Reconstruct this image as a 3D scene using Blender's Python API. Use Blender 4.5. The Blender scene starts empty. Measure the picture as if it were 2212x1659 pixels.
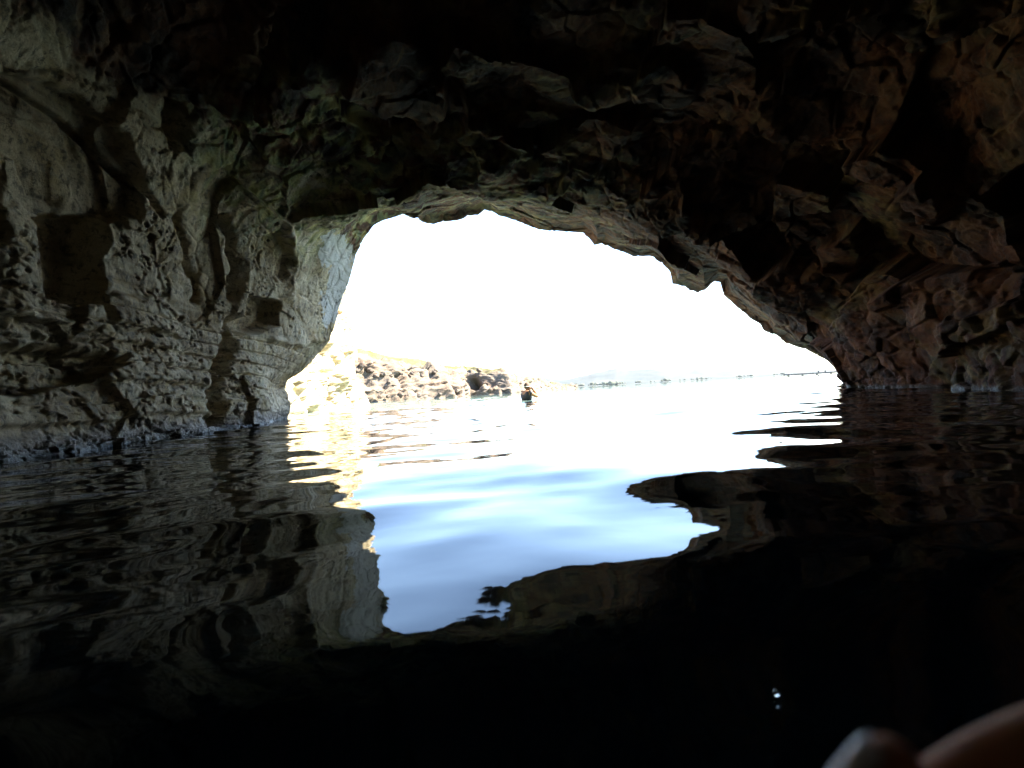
import bpy, bmesh, math, random
import numpy as np
from mathutils import Vector, Matrix

# ------------------------------------------------------------------ camera, sky, sun, exposure
scene = bpy.context.scene
C = scene.collection
R = math.radians

CAM_H = 0.40
FPX = 1229.0                 # focal length in pixels of a 2212 x 1659 picture (about 84 degrees wide)
PITCH = math.atan(14.0 / FPX)
ROLL = math.atan(0.0575)
cam_data = bpy.data.cameras.new("camera")
cam = bpy.data.objects.new("camera", cam_data)
C.objects.link(cam)
cam_data.sensor_width = 36.0
cam_data.lens = 36.0 * FPX / 2212.0
cam_data.clip_start = 0.01
cam_data.clip_end = 20000
cam_data.dof.use_dof = True
cam_data.dof.focus_distance = 9.0
cam_data.dof.aperture_fstop = cam_data.lens / 1000 / 0.0050
CAM_ROT = Matrix.Rotation(math.pi / 2 + PITCH, 4, 'X') @ Matrix.Rotation(-ROLL, 4, 'Z')
cam.matrix_world = Matrix.Translation((0, 0, CAM_H)) @ CAM_ROT
scene.camera = cam

SUN_EL, SUN_AZ = R(44), R(82)          # azimuth clockwise from +Y
sun_vec = Vector((math.sin(SUN_AZ) * math.cos(SUN_EL), math.cos(SUN_AZ) * math.cos(SUN_EL), math.sin(SUN_EL)))
world = bpy.data.worlds.new("World")
scene.world = world
world.use_nodes = True
wn = world.node_tree
bg = wn.nodes["Background"]
sky = wn.nodes.new("ShaderNodeTexSky")
sky.sky_type = 'NISHITA'
sky.sun_disc = False
sky.sun_elevation = SUN_EL
sky.sun_rotation = SUN_AZ
sky.dust_density = 0.25
sky.air_density = 0.9
sky.ozone_density = 2.0
wn.links.new(sky.outputs[0], bg.inputs[0])
bg.inputs[1].default_value = 0.092
sun_data = bpy.data.lights.new("sun", 'SUN')
sun_data.energy = 5.0
sun_data.angle = R(0.53)
sun_data.color = (1.0, 0.90, 0.74)
sun = bpy.data.objects.new("sun", sun_data)
C.objects.link(sun)
sun.rotation_euler = (-sun_vec).to_track_quat('-Z', 'Y').to_euler()
sun.location = sun_vec * 60

vs = scene.view_settings
vs.view_transform = 'Standard'
vs.look = 'None'
vs.gamma = 1
vs.exposure = 3.5
cy = scene.cycles
cy.use_denoising = True
cy.max_bounces = 6
cy.diffuse_bounces = 3
cy.glossy_bounces = 3
cy.transmission_bounces = 4
cy.adaptive_threshold = 0.02
cy.sample_clamp_indirect = 8.0
cy.blur_glossy = 0.6

# ------------------------------------------------------------------ helpers
M_inv = np.array(CAM_ROT.inverted())[:3, :3]
M_fwd = np.array(CAM_ROT)[:3, :3]

def ray(px, py):
    """world direction through a point of the 2212 x 1659 picture"""
    d = M_fwd @ np.array([(px - 1106.0) / FPX, (829.5 - py) / FPX, -1.0])
    return d

def at(px, py, Y):
    d = ray(px, py)
    t = Y / d[1]
    return np.array([d[0] * t, Y, CAM_H + d[2] * t])

def on_water(px, py):
    d = ray(px, py)
    t = -CAM_H / d[2]
    return np.array([d[0] * t, d[1] * t, 0.0])

def project(P):
    q = (P - np.array([0, 0, CAM_H])) @ M_inv.T
    w = np.where(q[:, 2] < -0.2, -q[:, 2], 1e9)
    x = 1106.0 + q[:, 0] / w * FPX
    y = 829.5 - q[:, 1] / w * FPX
    x[w > 1e8] = -9999
    return x, y

def sstep(a, b, x):
    t = np.clip((x - a) / (b - a), 0, 1)
    return t * t * (3 - 2 * t)

rng = np.random.RandomState(7)
PERM = rng.permutation(256).astype(np.int32)
PERM = np.concatenate([PERM, PERM, PERM])
GRAD = rng.normal(size=(256, 3)).astype(np.float32)
GRAD /= np.linalg.norm(GRAD, axis=1)[:, None]
RND = rng.rand(256, 8).astype(np.float32)

from concurrent.futures import ThreadPoolExecutor
POOL = ThreadPoolExecutor(4)
def chunked(fn):
    """run a point-wise function over blocks of points on four threads"""
    def run(P, *a, **kw):
        n = len(P)
        if n <= 30000:
            return fn(P, *a, **kw)
        parts = list(POOL.map(lambda i: fn(P[i:i + 30000], *a, **kw), range(0, n, 30000)))
        if isinstance(parts[0], tuple):
            return tuple(np.concatenate(x) for x in zip(*parts))
        return np.concatenate(parts)
    return run

def h3(ix, iy, iz):
    return PERM[PERM[PERM[ix & 255] + (iy & 255)] + (iz & 255)]

@chunked
def perlin(P):
    P = P.astype(np.float32)
    F = np.floor(P)
    I = F.astype(np.int32)
    f = P - F
    w = f * f * f * (f * (f * 6 - 15) + 10)
    out = np.zeros(len(P), np.float32)
    for dx in (0, 1):
        wx = w[:, 0] if dx else 1 - w[:, 0]
        for dy in (0, 1):
            wy = w[:, 1] if dy else 1 - w[:, 1]
            for dz in (0, 1):
                wz = w[:, 2] if dz else 1 - w[:, 2]
                g = GRAD[h3(I[:, 0] + dx, I[:, 1] + dy, I[:, 2] + dz)]
                out += wx * wy * wz * (g[:, 0] * (f[:, 0] - dx) + g[:, 1] * (f[:, 1] - dy) + g[:, 2] * (f[:, 2] - dz))
    return out * 1.6

def fbm(P, octaves=4, gain=0.5):
    a, s, out = 1.0, 1.0, 0
    for o in range(octaves):
        out = out + a * perlin(P * s + 17.3 * o)
        a *= gain
        s *= 2.03
    return out

def ridged(P, octaves=4, gain=0.5):
    a, s, out = 1.0, 1.0, 0
    for o in range(octaves):
        out = out + a * (1 - np.abs(perlin(P * s + 31.7 * o)) * 1.6)
        a *= gain
        s *= 2.1
    return out - 1.0

@chunked
def worley(P, jitter=0.95):
    """F1, F2, hash of the nearest cell, vector from its centre"""
    P = P.astype(np.float32)
    F = np.floor(P)
    I = F.astype(np.int32)
    f = P - F
    n = len(P)
    f1 = np.full(n, 9, np.float32)
    f2 = np.full(n, 9, np.float32)
    idc = np.zeros(n, np.int32)
    vec = np.zeros((n, 3), np.float32)
    for dx in (-1, 0, 1):
        for dy in (-1, 0, 1):
            for dz in (-1, 0, 1):
                h = h3(I[:, 0] + dx, I[:, 1] + dy, I[:, 2] + dz)
                j = RND[h]
                v = np.stack([f[:, 0] - dx - 0.5 - jitter * (j[:, 0] - .5),
                              f[:, 1] - dy - 0.5 - jitter * (j[:, 1] - .5),
                              f[:, 2] - dz - 0.5 - jitter * (j[:, 2] - .5)], 1)
                d = np.sqrt((v * v).sum(1))
                m = d < f1
                f2 = np.where(m, f1, np.minimum(f2, d))
                f1 = np.where(m, d, f1)
                idc = np.where(m, h, idc)
                vec[m] = v[m]
    return f1, f2, idc, vec

def facets(P, tilt=1.0):
    """broken blocky rock: every cell is a tilted plane at its own height"""
    f1, f2, idc, vec = worley(P)
    g = GRAD[(idc * 7 + 13) & 255]
    h = RND[(idc * 3 + 5) & 255, 3] - 0.5
    return h + tilt * (g * vec).sum(1), f2 - f1

def warp(P, scale, amp):
    return P + amp * np.stack([perlin(P * scale + 3.1), perlin(P * scale + 47.7), perlin(P * scale + 91.3)], 1)

def poly_sd(x, y, poly):
    """signed distance in pixels, positive inside"""
    poly = np.array(poly, float)
    inside = np.zeros(len(x), bool)
    d = np.full(len(x), 1e9)
    n = len(poly)
    for i in range(n):
        ax, ay = poly[i]
        bx, by = poly[(i + 1) % n]
        ex, ey = bx - ax, by - ay
        t = np.clip(((x - ax) * ex + (y - ay) * ey) / (ex * ex + ey * ey), 0, 1)
        d = np.minimum(d, np.hypot(x - ax - t * ex, y - ay - t * ey))
        c = ((ay > y) != (by > y)) & (x < (bx - ax) * (y - ay) / (by - ay + 1e-12) + ax)
        inside ^= c
    return np.where(inside, d, -d)

def line_d(x, y, pts):
    d = np.full(len(x), 1e9)
    for (ax, ay), (bx, by) in zip(pts[:-1], pts[1:]):
        ex, ey = bx - ax, by - ay
        t = np.clip(((x - ax) * ex + (y - ay) * ey) / (ex * ex + ey * ey), 0, 1)
        d = np.minimum(d, np.hypot(x - ax - t * ex, y - ay - t * ey))
    return d

def grid_mesh(name, P, nr, nc, mat, parent=None, smooth=True, attrs=None, flip=False, close=False):
    me = bpy.data.meshes.new(name)
    me.vertices.add(nr * nc)
    me.vertices.foreach_set("co", P.astype(np.float32).ravel())
    r = np.arange(nr - 1)[:, None]
    c = np.arange(nc if close else nc - 1)[None, :]
    c2 = (c + 1) % nc
    q = np.stack([r * nc + c, r * nc + c2, (r + 1) * nc + c2, (r + 1) * nc + c], -1).reshape(-1, 4)
    if flip:
        q = q[:, ::-1]
    nq = len(q)
    me.loops.add(nq * 4)
    me.loops.foreach_set("vertex_index", q.astype(np.int32).ravel())
    me.polygons.add(nq)
    me.polygons.foreach_set("loop_start", np.arange(nq, dtype=np.int32) * 4)
    me.polygons.foreach_set("loop_total", np.full(nq, 4, np.int32))
    me.update()
    me.polygons.foreach_set("use_smooth", np.full(nq, smooth))
    for k, v in (attrs or {}).items():
        a = me.attributes.new(k, 'FLOAT', 'POINT')
        a.data.foreach_set("value", v.astype(np.float32))
    me.materials.append(mat)
    o = bpy.data.objects.new(name, me)
    C.objects.link(o)
    if parent:
        o.parent = parent
    return o

def grid_normals(P, nr, nc):
    G = P.reshape(nr, nc, 3)
    du = np.gradient(G, axis=1)
    dv = np.gradient(G, axis=0)
    n = np.cross(du, dv)
    n /= np.linalg.norm(n, axis=2, keepdims=True) + 1e-12
    return n.reshape(-1, 3)

def tag(o, label=None, cat=None, group=None, kind=None):
    if label: o["label"] = label
    if cat: o["category"] = cat
    if group: o["group"] = group
    if kind: o["kind"] = kind
    return o

def empty(name, loc=(0, 0, 0)):
    o = bpy.data.objects.new(name, None)
    o.empty_display_size = 0.2
    o.location = loc
    C.objects.link(o)
    return o

# ------------------------------------------------------------------ materials
class NT:
    def __init__(self, name):
        self.m = bpy.data.materials.new(name)
        self.m.use_nodes = True
        self.t = self.m.node_tree
        self.b = self.t.nodes["Principled BSDF"]
        self.out = self.t.nodes["Material Output"]
    def n(self, kind, **kw):
        x = self.t.nodes.new(kind)
        for k, v in kw.items():
            setattr(x, k, v)
        return x
    def l(self, a, b):
        self.t.links.new(a, b)
    def coord(self):
        return self.n("ShaderNodeNewGeometry").outputs["Position"]
    def mapping(self, src, scale, loc=(0, 0, 0), rot=(0, 0, 0)):
        m = self.n("ShaderNodeMapping")
        m.inputs["Scale"].default_value = scale
        m.inputs["Location"].default_value = loc
        m.inputs["Rotation"].default_value = rot
        self.l(src, m.inputs[0])
        return m.outputs[0]
    def noise(self, src, scale, detail=6, rough=0.6, dist=0.0):
        x = self.n("ShaderNodeTexNoise")
        x.inputs["Scale"].default_value = scale
        x.inputs["Detail"].default_value = detail
        x.inputs["Roughness"].default_value = rough
        x.inputs["Distortion"].default_value = dist
        self.l(src, x.inputs["Vector"])
        return x.outputs[0]
    def ramp(self, src, stops):
        r = self.n("ShaderNodeValToRGB")
        e = r.color_ramp.elements
        while len(e) < len(stops):
            e.new(0.5)
        for el, (p, c) in zip(e, stops):
            el.position = p
            el.color = (c[0], c[1], c[2], 1) if not isinstance(c, (int, float)) else (c, c, c, 1)
        self.l(src, r.inputs[0])
        return r.outputs[0]
    def mix(self, fac, a, b, mode='MIX'):
        x = self.n("ShaderNodeMix", data_type='RGBA', blend_type=mode)
        for src, idx in ((fac, 0), (a, 6), (b, 7)):
            if isinstance(src, (int, float)):
                x.inputs[idx].default_value = src
            elif isinstance(src, tuple):
                x.inputs[idx].default_value = (*src, 1)
            else:
                self.l(src, x.inputs[idx])
        return x.outputs[2]
    def math(self, op, a, b=0.0, clamp=False):
        x = self.n("ShaderNodeMath", operation=op, use_clamp=clamp)
        for i, s in enumerate((a, b)):
            if isinstance(s, (int, float)):
                x.inputs[i].default_value = s
            else:
                self.l(s, x.inputs[i])
        return x.outputs[0]
    def attr(self, name):
        a = self.n("ShaderNodeAttribute")
        a.attribute_name = name
        return a.outputs["Fac"]
    def bump(self, hgt, strength, dist):
        b = self.n("ShaderNodeBump")
        b.inputs["Strength"].default_value = strength
        b.inputs["Distance"].default_value = dist
        self.l(hgt, b.inputs["Height"])
        self.l(b.outputs[0], self.b.inputs["Normal"])
    def set(self, **kw):
        for k, v in kw.items():
            s = self.b.inputs[k.replace("_", " ")]
            if isinstance(v, tuple):
                s.default_value = (*v, 1) if len(v) == 3 else v
            elif isinstance(v, (int, float)):
                s.default_value = v
            else:
                self.l(v, s)
        return self.m

def cave_material():
    k = NT("cave_rock")
    p = k.coord()
    # pale limestone of the left wall
    lime = k.ramp(k.attr("na"), [(0.22, (.31, .225, .125)), (0.42, (.53, .41, .25)), (0.58, (.64, .52, .34)), (0.78, (.73, .62, .44))])
    lime = k.mix(k.ramp(k.attr("nb"), [(0.56, 0), (0.78, .75)]), lime, (.50, .36, .17))
    n3 = k.noise(k.mapping(p, (1, 1, 1), (11, 1, 2)), 9.0, 4, 0.7, 0.3)
    lime = k.mix(k.ramp(n3, [(0.50, 0), (0.62, .85)]), lime, (.12, .10, .07))
    lime = k.mix(k.ramp(k.attr("nband"), [(0.52, 0), (0.70, .5)]), lime, (.58, .48, .31))
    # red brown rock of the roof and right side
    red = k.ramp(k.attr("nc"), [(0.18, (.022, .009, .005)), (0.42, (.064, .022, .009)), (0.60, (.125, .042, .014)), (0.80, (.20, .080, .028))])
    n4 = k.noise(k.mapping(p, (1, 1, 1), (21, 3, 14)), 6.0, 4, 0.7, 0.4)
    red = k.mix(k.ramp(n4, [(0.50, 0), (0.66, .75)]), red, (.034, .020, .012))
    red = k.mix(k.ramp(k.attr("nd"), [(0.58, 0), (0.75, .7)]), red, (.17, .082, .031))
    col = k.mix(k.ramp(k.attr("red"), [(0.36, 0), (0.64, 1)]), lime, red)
    # green and yellow algae film
    alg = k.ramp(k.attr("nd"), [(0.30, (.16, .18, .09)), (0.50, (.34, .32, .13)), (0.72, (.52, .43, .16))])
    col = k.mix(k.attr("algae"), col, alg)
    # waterline growth
    g = k.noise(p, 30, 4, 0.75)
    tide = k.ramp(g, [(0.36, (.12, .10, .095)), (0.50, (.32, .28, .255)), (0.64, (.58, .53, .47))])
    col = k.mix(k.math('MULTIPLY', k.attr("tide"), .85), col, tide)
    # pale limestone face by the mouth
    col = k.mix(k.ramp(k.attr("pale"), [(0.48, 0), (0.58, .9)]), col, (.60, .59, .56))
    col = k.mix(k.ramp(g, [(0.30, .40), (0.50, 0)]), col, (.07, .065, .06))
    # wet, weed-dark strip where the swell keeps the rock damp
    sep = k.n("ShaderNodeSeparateXYZ")
    k.l(p, sep.inputs[0])
    wet = k.ramp(k.math('ADD', sep.outputs[2], k.math('MULTIPLY', g, .16)), [(0.11, .85), (0.17, 0)])
    col = k.mix(wet, col, (.045, .040, .034))
    k.bump(k.noise(p, 24, 5, 0.78), 0.95, 0.035)
    return k.set(Base_Color=col, Roughness=k.ramp(wet, [(0.0, .82), (1.0, .3)]), Specular_IOR_Level=0.35)

def cliff_material(name, base, dark, warm, veg=None, scale=1.0, bump=0.05):
    k = NT(name)
    p = k.coord()
    c = k.ramp(k.noise(p, 0.8 * scale, 8, 0.65, 0.5), [(0.30, dark), (0.48, base), (0.62, warm), (0.75, base)])
    c = k.mix(k.ramp(k.noise(p, 5 * scale, 8, 0.7), [(0.52, 0), (0.68, .7)]), c, dark)
    if veg:
        w = k.math('MULTIPLY', k.attr("veg"), k.ramp(k.noise(p, 0.9 * scale, 6, 0.7), [(0.36, .1), (0.52, 1)]))
        c = k.mix(w, c, k.ramp(k.noise(p, 2.5 * scale, 5, .6), [(0.35, veg[0]), (0.6, veg[1])]))
    k.bump(k.noise(p, 6 * scale, 8, 0.7), 0.8, bump)
    return k.set(Base_Color=c, Roughness=.9, Specular_IOR_Level=0.2)

def plain(name, col, rough=0.6, spec=0.4, vary=0.15, scale=20):
    k = NT(name)
    p = k.coord()
    d = tuple(x * (1 - vary) for x in col)
    c = k.ramp(k.noise(p, scale, 4), [(0.35, d), (0.65, col)])
    return k.set(Base_Color=c, Roughness=rough, Specular_IOR_Level=spec)

MAT_CAVE = cave_material()
MAT_CLIFF = cliff_material("sunlit_limestone", (.43, .375, .26), (.17, .115, .055), (.34, .25, .14), scale=1.0)
MAT_SHORE = cliff_material("shore_rock", (.12, .098, .076), (.072, .060, .052), (.115, .082, .060),
                           veg=((.045, .055, .018), (.085, .08, .032)), scale=0.35, bump=0.2)
MAT_BOULDER = cliff_material("boulder_rock", (.10, .082, .066), (.045, .039, .038), (.09, .064, .049), scale=0.6, bump=0.1)

def water_material():
    k = NT("sea_water")
    p = k.coord()
    n = k.noise(k.mapping(p, (1, 1.6, 1)), 3.2, 3, 0.5, 0.2)
    k.bump(n, 0.05, 0.02)
    # water colour: dark inside; turquoise outside, made paler to bounce sun into the cave
    sep = k.n("ShaderNodeSeparateXYZ")
    k.l(p, sep.inputs[0])
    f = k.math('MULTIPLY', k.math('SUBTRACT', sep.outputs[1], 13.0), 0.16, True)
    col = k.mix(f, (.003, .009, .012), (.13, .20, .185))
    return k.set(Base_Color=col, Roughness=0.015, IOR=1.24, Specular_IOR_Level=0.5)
MAT_WATER = water_material()

# ------------------------------------------------------------------ the cave
OUT = [(622, 905), (628, 880), (622, 855), (612, 838), (622, 822), (645, 806), (668, 788), (690, 764), (712, 738),
       (722, 708), (732, 668), (742, 636), (754, 606), (764, 572), (768, 550), (783, 518), (800, 496), (815, 482),
       (838, 472), (872, 462), (893, 470), (905, 469), (913, 480), (936, 486), (958, 478), (988, 476), (1012, 466),
       (1032, 463), (1046, 451), (1064, 455), (1080, 466), (1098, 470), (1130, 480), (1165, 494), (1205, 500), (1258, 504),
       (1272, 515), (1284, 530), (1300, 526), (1326, 542), (1345, 546), (1368, 556), (1404, 556), (1428, 570), (1446, 588),
       (1452, 614), (1480, 620), (1507, 633), (1522, 618), (1536, 607), (1556, 610), (1562, 638), (1590, 662), (1618, 682),
       (1644, 698), (1652, 712), (1680, 724), (1698, 742), (1742, 752), (1772, 770), (1798, 784), (1814, 802), (1807, 813), (1822, 828)]
I_CORNER, I_APEX = 18, 28
yl = on_water(622, 905)[1]
yr = on_water(1822, 828)[1]

def throat():
    pts = []
    for (px, py) in OUT:
        s = (px - 612) / (1822 - 612)
        Y = yl + (yr - yl) * max(0, s) ** 1.0 + 0.5 * math.sin(s * 9) * s * (1 - s)
        if px < 770 and py < 860:
            Y += 0.6 * math.sin(math.pi * min(1, (860 - py) / 380.0))
        pts.append(at(px, py, Y))
    return np.array(pts)
TH = throat()

NSEG = (24, 330, 220, 560, 24)
def resample(poly, n):
    poly = np.array(poly, float)
    d = np.concatenate([[0], np.cumsum(np.linalg.norm(np.diff(poly, axis=0), axis=1))])
    t = np.linspace(0, d[-1], n + 1)[:-1]
    return np.stack([np.interp(t, d, poly[:, i]) for i in range(3)], 1)

def smooth_poly(pts, n=60):
    """Catmull-Rom through the points"""
    P = np.array(pts, float)
    P = np.vstack([2 * P[0] - P[1], P, 2 * P[-1] - P[-2]])
    out = []
    for i in range(1, len(P) - 2):
        for t in np.linspace(0, 1, 14, endpoint=False):
            a, b, c, d = P[i - 1], P[i], P[i + 1], P[i + 2]
            out.append(0.5 * ((2 * b) + (-a + c) * t + (2 * a - 5 * b + 4 * c - d) * t * t + (-a + 3 * b - 3 * c + d) * t ** 3))
    out.append(P[-2])
    return np.array(out)

def ring(Lw, wall, roof_l, roof_r, Rw):
    """Lw, Rw: feet at the water; wall: foot -> corner; roof_l: corner -> apex; roof_r: apex -> right foot (inner points)"""
    Lw, Rw = np.array(Lw, float), np.array(Rw, float)
    wl = [Lw] + [np.array(p, float) for p in wall]
    rl = [wl[-1]] + [np.array(p, float) for p in roof_l]
    rr = [rl[-1]] + [np.array(p, float) for p in roof_r] + [Rw]
    full = smooth_poly(wl + rl[1:] + rr[1:])
    n1, n2 = (len(wl) - 1) * 14, (len(wl) + len(rl) - 2) * 14
    segs = [[Lw + (-.3, 0, -2.2), Lw + (-.1, 0, -1), Lw], full[:n1 + 1], full[n1:n2 + 1], full[n2:], [Rw, Rw + (.1, 0, -1), Rw + (.3, 0, -2.2)]]
    parts = [resample(s, n) for s, n in zip(segs, NSEG)]
    parts.append(np.array([segs[-1][-1]]))
    return np.vstack(parts)

def throat_ring():
    Lw, Rw = TH[0], TH[-1]
    segs = [[Lw + (-.3, 0, -2.2), Lw + (-.1, 0, -1), Lw], TH[:I_CORNER + 1], TH[I_CORNER:I_APEX + 1], TH[I_APEX:],
            [Rw, Rw + (.1, 0, -1), Rw + (.3, 0, -2.2)]]
    parts = [resample(s, n) for s, n in zip(segs, NSEG)]
    parts.append(np.array([segs[-1][-1]]))
    return np.vstack(parts)

def rg(Y, xl, wall, roof_l, roof_r, xr, skew=0.0):
    """a cross section at depth Y; skew leans the right side of it further out"""
    f = lambda p: (p[0], Y + skew * (p[0] - xl) / 13.0, p[1])
    return ring(f((xl, 0)), [f(p) for p in wall], [f(p) for p in roof_l], [f(p) for p in roof_r], f((xr, 0)))

T0 = throat_ring()
cen = np.array([1.8, 0, 0.4])
def outward(Rg, dist, dY):
    d = Rg - cen
    d[:, 1] = 0
    d /= np.linalg.norm(d, axis=1)[:, None]
    o = Rg + d * dist
    o[:, 1] = Rg[:, 1] + dY
    o[:, 2] = np.maximum(o[:, 2], -2.2)
    return o
E1 = outward(T0, 0.35, 0.55)
E2 = outward(T0, 1.5, 1.1)
E3 = outward(T0, 4.5, 1.5)
d = T0 - cen
d[:, 1] = 0
sc = np.minimum(32 / (np.abs(d[:, 0]) + 1e-6), 11 / (np.abs(d[:, 2]) + 1e-6))
E4 = cen + d * sc[:, None]
E4[:, 1] = T0[:, 1] + 1.2
E4[:, 2] = np.maximum(E4[:, 2], -2.2)
E5 = E4.copy()
E5[:, 1] = -16

B1 = rg(11.6, -5.05, [(-5.15, 1.0), (-5.0, 2.2), (-4.55, 3.5), (-3.6, 4.25)], [(-2.0, 4.6), (-.6, 4.75)],
        [(1.2, 4.7), (3.2, 4.1), (5.3, 3.1), (7.0, 1.9), (8.0, .8)], 8.6, skew=2.6)
B2 = rg(9.0, -4.95, [(-5.15, 1.0), (-5.15, 2.2), (-4.8, 3.6), (-3.9, 4.6)], [(-2.2, 5.2), (-.5, 5.35)],
        [(1.4, 5.3), (3.4, 4.8), (5.4, 3.7), (6.9, 2.2), (7.35, .9)], 7.5, skew=1.2)
B3 = rg(6.4, -4.85, [(-5.1, 1.0), (-5.2, 2.2), (-4.9, 3.6), (-4.1, 4.9)], [(-2.3, 5.7), (-.4, 5.9)],
        [(1.6, 5.8), (3.6, 5.2), (5.4, 4.1), (6.5, 2.6), (6.75, 1.1)], 6.8)
B4 = rg(4.0, -4.7, [(-4.95, 1.0), (-5.0, 2.2), (-4.8, 3.6), (-4.0, 4.9)], [(-2.3, 5.7), (-.4, 5.9)],
        [(1.6, 5.8), (3.6, 5.2), (5.3, 4.1), (6.3, 2.6), (6.5, 1.1)], 6.5)
B5 = rg(0.5, -4.2, [(-4.4, 1.0), (-4.4, 2.1), (-4.2, 3.2), (-3.6, 4.3)], [(-2.0, 5.0), (-.4, 5.2)],
        [(1.5, 5.1), (3.2, 4.6), (4.6, 3.6), (5.5, 2.4), (5.6, 1.0)], 5.6)
B6 = rg(-4.0, -3.0, [(-3.2, .7), (-3.1, 1.5), (-2.9, 2.3), (-2.5, 3.0)], [(-1.4, 3.5), (-.2, 3.6)],
        [(1.0, 3.5), (2.2, 3.2), (3.2, 2.5), (3.8, 1.6), (3.9, .7)], 3.9)
B7 = rg(-7.5, -1.0, [(-1.0, .2), (-.9, .4), (-.7, .6), (-.5, .7)], [(-.2, .8), (.1, .8)],
        [(.4, .8), (.7, .7), (1.0, .5), (1.1, .3), (1.2, .1)], 1.2)
B8 = B7.copy()
B8[:, 0] = 0.1 + (B8[:, 0] - .1) * .05
B8[:, 2] = -2.0
B8[:, 1] = -8.2
B0 = outward(T0, .07, -.5)
ST = np.array([E5, E4, E3, E2, E1, T0, B0, B1, B2, B3, B4, B5, B6, B7, B8])
tau = np.array([-30., -12, -5.2, -2.4, -.75, 0, .5, 2.6, 5.2, 7.8, 10.2, 13.7, 18.3, 22, 24])
rows = np.concatenate([np.linspace(-30, -12, 5)[:-1], np.linspace(-12, -2.4, 34)[:-1], np.linspace(-2.4, -.0, 70)[:-1],
                       np.linspace(0, .8, 60)[:-1], np.linspace(.8, 10.4, 430)[:-1], np.linspace(10.4, 24, 90)])
def hermite(ST, tau, rows):
    n = len(tau)
    m = np.zeros_like(ST)
    for i in range(n):
        a, b = max(i - 1, 0), min(i + 1, n - 1)
        m[i] = (ST[b] - ST[a]) / (tau[b] - tau[a])
    it = int(np.where(tau == 0)[0][0])
    m[it] *= 0.35                                   # a crisp lip at the mouth
    out = np.zeros((len(rows),) + ST.shape[1:])
    for k, t in enumerate(rows):
        i = min(max(np.searchsorted(tau, t, side='right') - 1, 0), n - 2)
        h = tau[i + 1] - tau[i]
        s = (t - tau[i]) / h
        out[k] = (2 * s**3 - 3 * s**2 + 1) * ST[i] + (s**3 - 2 * s**2 + s) * h * m[i] + (-2 * s**3 + 3 * s**2) * ST[i + 1] + (s**3 - s**2) * h * m[i + 1]
    return out
G0 = hermite(ST, tau, rows)
NR, NC = G0.shape[:2]
P0 = G0.reshape(-1, 3)
TROW = np.repeat(rows, NC)
N0 = grid_normals(P0, NR, NC)
# make the normals point into the cave
mid = (NR * 2) // 3
if (N0.reshape(NR, NC, 3)[mid, NC // 2, 2]) > 0:
    N0 = -N0
def blur_normals(N, it=6):
    G = N.reshape(NR, NC, 3).copy()
    for _ in range(it):
        G[1:-1] = (G[:-2] + G[1:-1] * 2 + G[2:]) / 4
        G[:, 1:-1] = (G[:, :-2] + G[:, 1:-1] * 2 + G[:, 2:]) / 4
    G /= np.linalg.norm(G, axis=2, keepdims=True) + 1e-9
    return G.reshape(-1, 3)
N0 = blur_normals(N0, 25)

px, py = project(P0)
inside = TROW > 0.0
lip = sstep(0.2, 4.2, np.abs(TROW))                      # 0 at the mouth rim
Z, X, Y = P0[:, 2], P0[:, 0], P0[:, 1]
w_left = sstep(-2.6, -4.2, X) * sstep(5.2, 3.6, Z)
w_right = sstep(2.0, 4.5, X)
w_roof = np.clip(1 - w_left - w_right, 0, 1)

# --- big forms
Pw = warp(P0, 0.5, 0.7)
big = fbm(Pw * 0.55, 3)
fa, ea = facets(warp(P0, 0.8, 0.06) * np.array([.50, .50, .56]) + 5.2, 1.1)
fb, eb = facets(warp(P0, 1.6, 0.04) * np.array([1.5, 1.5, 1.9]) + 2.7, 1.1)
fc, ec = facets(warp(P0, 3.0, 0.02) * np.array([3.8, 3.8, 5.0]) + 8.1, 1.1)
rid = ridged(warp(P0, .7, .5) * np.array([1.0, 1.0, 0.8]), 4)
flute = ridged(warp(P0, .8, .3) * np.array([1.3, 1.3, .45]) + 4.4, 2)

def terrace(P, k, sharp=.80):
    """stepped sheets of rock with crisp edges"""
    t = fbm(P, 4, .45) * k
    f = np.floor(t)
    return f + sstep(sharp, 1.0, t - f)
tl = terrace(warp(P0, .9, .25) * np.array([.75, .75, .5]) + 14.2, 3.2)
tr = terrace(warp(P0, .7, .3) * np.array([.6, .6, .6]) + 54.2, 2.6, .75)
# bedding: beds of uneven thickness, some standing proud
zb = (Z + .02 * Y + .09 * perlin(P0 * .35 + 2) + .012 * perlin(P0 * 3)) / .24
bedi = np.floor(zb)
bedf = zb - bedi
beds = RND[(bedi.astype(np.int32) * 7 + 3) & 255, 6] - .5 - .55 * sstep(.16, .0, bedf) * (RND[(bedi.astype(np.int32) * 5 + 9) & 255, 2] > .3)
broken = .28 + .72 * sstep(-.12, .38, perlin(P0 * .42 + 7.7) + .35 * perlin(P0 * 1.1 + 3.3))
amp = 0.12 + 0.88 * lip
amp = amp * (1 - .75 * sstep(1.6, .5, Z) * sstep(4.0, 1.5, np.abs(TROW)) * (X > 5))
D = amp * ((0.22 - .10 * w_left) * big
           + w_left * (0.10 * fa + 0.06 * fb * broken * (1 - .6 * sstep(2.0, 1.2, Z)) + 0.012 * flute + 0.02 * tl + 0.15 * beds * sstep(2.3, 1.3, Z))
           + w_roof * (0.40 * fa + 0.09 * fb * broken + 0.02 * rid + 0.04 * tr)
           + w_right * (0.50 * fa + 0.09 * fb * broken + 0.02 * tr))
smoothmask = np.zeros(len(P0))
vis = inside & (px > -500) & (px < 2700) & (py > -500)

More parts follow.
